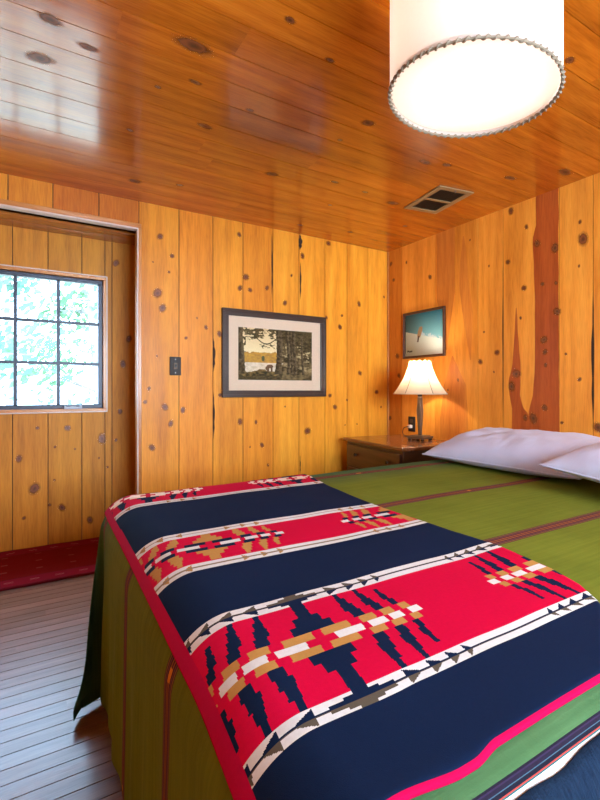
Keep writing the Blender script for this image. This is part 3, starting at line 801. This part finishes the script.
# ------------------------------------------------------------------ framed pictures
def lerp(a, b, t): return tuple(x+(y-x)*t for x, y in zip(a, b))
def picture(name, Pm, u0, u1, v0, v1, fw, fd, mat_w, paint, frame_mat, label, cat, matcol, origin, res):
    root = empty(name, origin, 0, label, cat)
    inv = Matrix.Translation(-Vector(origin))
    def fin(o): o.matrix_parent_inverse = inv; return o
    m = MB()
    for e0, e1, w in ((.001, fd, fw), (fd-.0005, fd+.004, fw*.45)):
        ringbox(m, Pm, u0, u1, v0, v1, w, e0, e1)
    fin(m.build('frame', frame_mat, root, bevel=.003))
    m = MB(); p, q = Pm(u0+.004, v0+.004, .001), Pm(u1-.004, v1-.004, .004)
    m.box([min(x, y) for x, y in zip(p, q)], [max(x, y) for x, y in zip(p, q)]); fin(m.build('backing', 'gap', root))
    a0, a1, b0, b1 = u0+fw, u1-fw, v0+fw, v1-fw
    if mat_w:
        m = MB(); ringbox(m, Pm, a0-.004, a1+.004, b0-.004, b1+.004, mat_w+.004, .0055, .0075)
        fin(m.build('mat_board', matcol, root))
        a0, a1, b0, b1 = a0+mat_w, a1-mat_w, b0+mat_w, b1-mat_w
    m = MB(); nu, nv = res
    k = m.verts([Pm(a0-.003+(a1-a0+.006)*i/nu, b0-.003+(b1-b0+.006)*j/nv, .005) for i in range(nu+1) for j in range(nv+1)])
    for i in range(nu):
        for j in range(nv):
            m.idx([k+i*(nv+1)+j, k+(i+1)*(nv+1)+j, k+(i+1)*(nv+1)+j+1, k+i*(nv+1)+j+1], 0, None, paint((i+.5)/nu, (j+.5)/nv))
    fin(m.build('print', 'printed', root, attrname='Col'))
    m = MB(); p, q = Pm(u0+fw-.003, v0+fw-.003, .0105), Pm(u1-fw+.003, v1-fw+.003, .0125)
    m.box([min(x, y) for x, y in zip(p, q)], [max(x, y) for x, y in zip(p, q)]); fin(m.build('glass', 'glass', root))
    return root
def nz(x, y, s=0): return noise.fractal(Vector((x, y, s)), 1.0, 2.0, 4)
def paint_woods(u, v):
    n1 = nz(u*7, v*7, 2); n2 = nz(u*22, v*22, 5)
    sky = lerp((.86, .68, .40), (.74, .52, .28), min(1, max(0, (v-.5)*2)))
    c = sky
    far = .50+.05*nz(u*9, 0, 1)
    if v < far+.04 and v > .33: c = lerp((.58, .30, .05), (.38, .20, .05), .5+n2)
    if v <= .34: c = lerp((.80, .66, .52), (.62, .50, .36), .5+n2)      # pale water
    bank = .15+.05*nz(u*5, 0, 9)+max(0, .06-.5*u)+max(0, u-.42)*.35
    if v < bank+.03: c = lerp((.22, .14, .05), (.07, .05, .02), .5+n1+n2)
    if v < bank-.06: c = lerp((.05, .034, .015), (.11, .076, .034), .5+n2)
    # dark wood on the right, foliage on top
    if u > .56+.05*n1: c = lerp((.05, .034, .015), (.22, .15, .07), min(1, max(0, .45+n1+.7*n2)))
    if u > .60 and v < .34 and abs(v-(.30-.22*(u-.6))) < .035+.04*n1: c = lerp(c, (.40, .29, .15), max(0, min(1, .55+1.5*n2)))
    if u > .56 and .38 < v < .74 and n2+.6*n1 > .16: c = lerp((.30, .22, .11), (.52, .40, .22), min(1, max(0, n2*2)))
    leaf = v-(.76+.22*n1-.10*(u > .5)+.10*n2)+.10*(u < .1)
    if leaf > 0 and n2 > -.22: c = lerp((.045, .031, .013), (.14, .10, .045), max(0, .4+n2))
    for cx, w, tp in ((.035, .042, 1), (.53, .040, 1), (.655, .020, 1), (.70, .016, 1), (.745, .022, 1), (.86, .014, .9)):
        ww = w*(1+.25*max(0, .3-v)*6)+.006*n2; x = cx+.012*math.sin(v*5+cx*9)
        if abs(u-x) < ww and v > .12 and v < tp: c = lerp((.05, .034, .017), (.16, .11, .06), max(0, min(1, (u-x)/ww*.5+.35+n2)))
    if u > .2 and u < .5 and abs(v-(.80+.10*math.sin(u*13))) < .012: c = (.06, .045, .02)
    # grazing deer at the waterside
    if ((u-.41)/.045)**2+((v-.275)/.036)**2 < 1: c = (.16, .085, .045)
    for lx in (.378, .393, .428, .440):
        if abs(u-lx) < .006 and .17 < v < .27: c = (.13, .07, .04)
    if ((u-.365)/.016)**2+((v-.235)/.035)**2 < 1: c = (.16, .085, .045)
    if ((u-.32)/.022)**2+((v-.42)/.05)**2 < 1: c = (.10, .10, .045)
    return c
M['mat_board'] = plain('beige_mat', (.74, .54, .40), .85, var=.04)
picture('framed_picture', plane_map('Y', WF, -1), 1.128, 1.953, .907, 1.500, .046, .020, .072, paint_woods, 'framewood',
        'large dark-framed landscape print of lakeside trees on the far pine wall', 'picture', 'mat_board', (1.54, WF-.001, 1.2), (200, 130))
def paint_snow(u, v):
    n2 = nz(u*18, v*18, 3)
    c = lerp((.22, .50, .60), (.05, .22, .34), min(1, max(0, (v-.45)*1.9))); c = lerp(c, (.07, .14, .15), max(0, .55-u)*1.3)
    ridge = .60-.28*u
    if v < ridge: c = lerp((.60, .64, .54), (.74, .78, .80), u); c = lerp(c, (.34, .38, .26), max(0, .5-v*1.5-.5*u))
    elif u > .42 and v < ridge+.10*(.6+.9*nz(u*14, 0, 4)) and n2 > -.1: c = (.56, .64, .70)
    if .33 < u < .47 and .42 < v < .68 and abs(u-(.36+.3*(v-.42))) < .055-.05*abs(v-.57): c = (.40, .24, .13)
    if abs(u-(.345+.2*(v-.34))) < .02 and .33 < v < .46: c = (.10, .07, .06)
    if abs(v-.12) < .018+.02*n2 and .05 < u < .2: c = (.12, .13, .10)
    return c
picture('framed_picture', lambda u, v, e=0: (WR-e, 2.682-u, v), 0, .415, 1.200, 1.556, .018, .016, 0, paint_snow, 'walnut',
        'small framed photo of a figure on a snow slope above the lamp', 'picture', None, (WR-.001, 2.47, 1.38), (90, 80))

# ------------------------------------------------------------------ ceiling lamp (drum)
DX, DY, DZ, DR = 1.0435, .819, 1.752, .2175
dl = empty('ceiling_light', (1.0435, .819, CE), math.radians(-5.3), 'white drum ceiling light with laced dark cord around its rims', 'lamp')
def dpart(m, name, mat, par=dl, **k):
    return m.build(name, mat, par, **k)
dl.scale = (.2415/.2215, .199/.2215, 1)
zb = DZ-CE; zt = -.055
m = MB(); m.lathe([(DR-.0015, zb), (DR, zb), (DR, zt), (DR-.0015, zt)], 96); dpart(m, 'shade', 'drum', smooth=True)
m = MB(); m.lathe([(.001, zb+.012), (DR-.004, zb+.012), (DR-.004, zb+.015), (.001, zb+.015)], 96); dpart(m, 'diffuser', 'diffuser', smooth=True)
for nm, z in (('rim_lacing', zb), ('rim_lacing', zt)):
    m = MB(); N = 64*8
    m.tube([((DR-.0005)*math.cos(2*math.pi*j/96), (DR-.0005)*math.sin(2*math.pi*j/96), z) for j in range(97)], .0030, 8)
    m.tube([((DR-.0005+.0042*math.cos(2*math.pi*j/8))*math.cos(2*math.pi*j/N), (DR-.0005+.0042*math.cos(2*math.pi*j/8))*math.sin(2*math.pi*j/N), z+.0042*math.sin(2*math.pi*j/8)) for j in range(N+1)], .0026, 5)
    dpart(m, nm, 'cord_trim', smooth=True)
m = MB(); m.lathe([(.001, 0), (.065, 0), (.065, -.018), (.02, -.03), (.012, -.06), (.012, -.10), (.001, -.10)], 32); dpart(m, 'canopy', 'bronze', smooth=True)
m = MB()
for q in range(3):
    a = math.radians(120*q+15); m.tube([(0, 0, -.062), (DR*.995*math.cos(a), DR*.995*math.sin(a), zt-.003)], .002, 6)
dpart(m, 'spider', 'bronze', smooth=True)
for q in range(2):
    a = math.radians(180*q+40); x, y = .06*math.cos(a), .06*math.sin(a)
    m = MB(); m.tube([(0, 0, -.09), (x*.7, y*.7, -.095), (x, y, -.10)], .006, 8); m.lathe([(.014, -.13), (.014, -.10)], 16, (x, y), cap=True); so = dpart(m, 'socket', 'bronze', smooth=True)
    m = MB(); m.lathe([(.012, -.13), (.016, -.145), (.028, -.175), (.026, -.195), (.001, -.205)], 20, (x, y)); m.build('bulb', 'bulb', so, smooth=True)

# ------------------------------------------------------------------ ceiling vent
vx0, vx1, vy0, vy1 = 2.0065, 2.2495, 1.759, 2.099
ve = empty('ceiling_vent', ((vx0+vx1)/2, (vy0+vy1)/2, CE-.001), math.radians(-9), 'brown metal ceiling vent with two louvered openings', 'vent')
hx, hy = (vx1-vx0)/2, (vy1-vy0)/2
m = MB(); ringbox(m, lambda u, v, e=0: (u, v, -e), -hx, hx, -hy, hy, .034, 0, .007); m.box((-hx+.03, -.010, -.007), (hx-.03, .010, 0)); m.build('frame', 'vent_frame', ve, bevel=.002)
m = MB(); m.box((-hx+.03, -hy+.03, -.0012), (hx-.03, hy-.03, -.0005)); m.build('duct', 'louver', ve)
for a, b in ((-hy+.036, -.012), (.012, hy-.036)):
    m = MB(); x = -hx+.04
    while x < hx-.04:
        m.face([(x, a, -.0065), (x, b, -.0065), (x+.009, b, -.002), (x+.009, a, -.002)]); m.face([(x, a, -.0065), (x+.009, a, -.002), (x+.010, b, -.002), (x+.001, b, -.0065)]); x += .0145
    m.build('louver', 'louver', ve)
m = MB(); m.tube([(-.0, -hy+.017, -.007), (0, -hy+.017, -.016)], .004, 8); m.build('lever', 'bronze', ve)

# ------------------------------------------------------------------ rug
mb = MB(); rx0, rx1, ry0, ry1, rt = -.95, .565, 2.60, 3.195, .012
nx, ny = 300, 118
def rcol(i, j):
    x, y = rx0+(rx1-rx0)*(i+.5)/nx, ry0+(ry1-ry0)*(j+.5)/ny
    R1, R2, R3 = (.17, .006, .008), (.21, .009, .025), (.32, .10, .11)
    ed = min(x-rx0, rx1-x, y-ry0, ry1-y)
    c = R2 if ed < .11 else R1
    if .105 < ed < .113: c = (.10, .01, .02)
    if ed < .012: c = (.13, .01, .02)
    k = ((x*6.2) % 1.0); row = (y*8) % 1.0
    if .03 < ed < .09 and abs(((x*9) % 1)-.5) < .17 and abs(ed-.06) < .012 and (int(x*90)+int(y*90)) % 2: c = R3
    if ed >= .13 and abs(k-.5) < .10 and abs(row-.5) < .06: c = (.24, .05, .05)
    return c
k0 = mb.verts([(rx0+(rx1-rx0)*i/nx, ry0+(ry1-ry0)*j/ny, rt+.0015*noise.noise(Vector((i*.08, j*.08, 0)))) for i in range(nx+1) for j in range(ny+1)])
for i in range(nx):
    for j in range(ny): mb.idx([k0+i*(ny+1)+j, k0+(i+1)*(ny+1)+j, k0+(i+1)*(ny+1)+j+1, k0+i*(ny+1)+j+1], 0, None, rcol(i, j))
rg = mb.build('rug', 'rug', attrname='Col', smooth=True, angle=0)
md = rg.modifiers.new('thick', 'SOLIDIFY'); md.thickness = .011; md.offset = -1
tag(rg, 'dark red rug with small pale motifs on the floor below the window', 'rug')

# ------------------------------------------------------------------ outside: ground and trees
m = MB(); m.box((-14, 3.5, -.9), (14, 26, -.6)); m.build('ground_outside', 'siding', kind='structure')
def tree(x, y, h, r, seed, leafmat, label, nl, size):
    rnd = random.Random(seed)
    root = empty('tree', (x, y, -.6), 0, label, 'tree', None)
    m = MB(); tr = [(.25*math.sin(i*.7+seed)*i/8, .2*math.cos(i*.6+seed)*i/8, h*i/8) for i in range(9)]
    m.tube(tr, [r*(1-.09*i) for i in range(9)], 10)
    tips = []
    for b in range(16):
        i = rnd.randint(1, 8); p = Vector(tr[i]); a = rnd.random()*6.28; L = rnd.uniform(.7, 1.7)*(1.2-.07*i)
        d = Vector((math.cos(a), math.sin(a), rnd.uniform(.0, .5))); q = [p, p+d*L*.5+Vector((0, 0, .05)), p+d*L]
        m.tube(q, [r*.28, r*.18, r*.07], 6); tips += q[1:]
    m.build('trunk', 'bark', root, smooth=True)
    m = MB()
    for _ in range(nl):
        c = rnd.choice(tips)+Vector((rnd.gauss(0, .28), rnd.gauss(0, .28), rnd.gauss(0, .25)))
        n = Vector((rnd.gauss(0, 1), rnd.gauss(0, 1), rnd.gauss(0, 1))).normalized(); a = n.orthogonal().normalized(); b = n.cross(a); s = size*rnd.uniform(.6, 1.3)
        m.face([c-a*s, c-b*s*.5+n*s*.1, c+a*s, c+b*s*.5+n*s*.1])
    m.build('foliage', leafmat, root)
tree(-.35, 6.2, 5.0, .07, 3, 'leaf2', 'tree outside seen at the left edge of the window panes', 700, .065)
tree(1.25, 9.6, 6.0, .10, 8, 'leaf', 'green leafy tree outside behind the upper right window panes', 1300, .09)
tree(-.3, 14, 6.8, .12, 13, 'leaf2', 'most distant slim tree outside, behind the middle window panes', 800, .13)

# ------------------------------------------------------------------ light
w = bpy.data.worlds.new('sky'); SC.world = w; w.use_nodes = True
bg = w.node_tree.nodes['Background']; bg.inputs[0].default_value = (.48, .70, 1, 1); bg.inputs[1].default_value = 13
def light(name, typ, loc, energy, col, rot=(0, 0, 0), **k):
    l = bpy.data.lights.new(name, typ); l.energy = energy; l.color = col
    for a, b in k.items(): setattr(l, a, b)
    o = bpy.data.objects.new(name, l); C.objects.link(o); o.location = loc; o.rotation_euler = rot; return o
s = light('sun', 'SUN', (0, 0, 8), 9, (1, .96, .9), angle=.02)
s.rotation_euler = Vector((-.8, .05, -.75)).to_track_quat('-Z', 'Y').to_euler()
# fill lamp added outside the made-up window behind the camera
o = light('fill_light_near', 'AREA', ((WINN[0]+WINN[1])/2, WN-.12, 1.30), 130, (.90, .95, 1), shape='RECTANGLE', size=1.75, size_y=.95)
o.rotation_euler = Vector((0, 1, -.05)).to_track_quat('-Z', 'Z').to_euler()
light('ceiling_bulb', 'POINT', (DX, DY, CE-.19), 4, (1, .86, .72), shadow_soft_size=.06)
light('table_bulb', 'POINT', (LX, LY, NZ+.485), 7.5, (1, .86, .64), shadow_soft_size=.03)

vs = SC.view_settings
SC.display_settings.display_device = 'sRGB'
vs.view_transform = 'Standard'; vs.look = 'None'; vs.gamma = 1; vs.use_curve_mapping = False; vs.exposure = 0.36
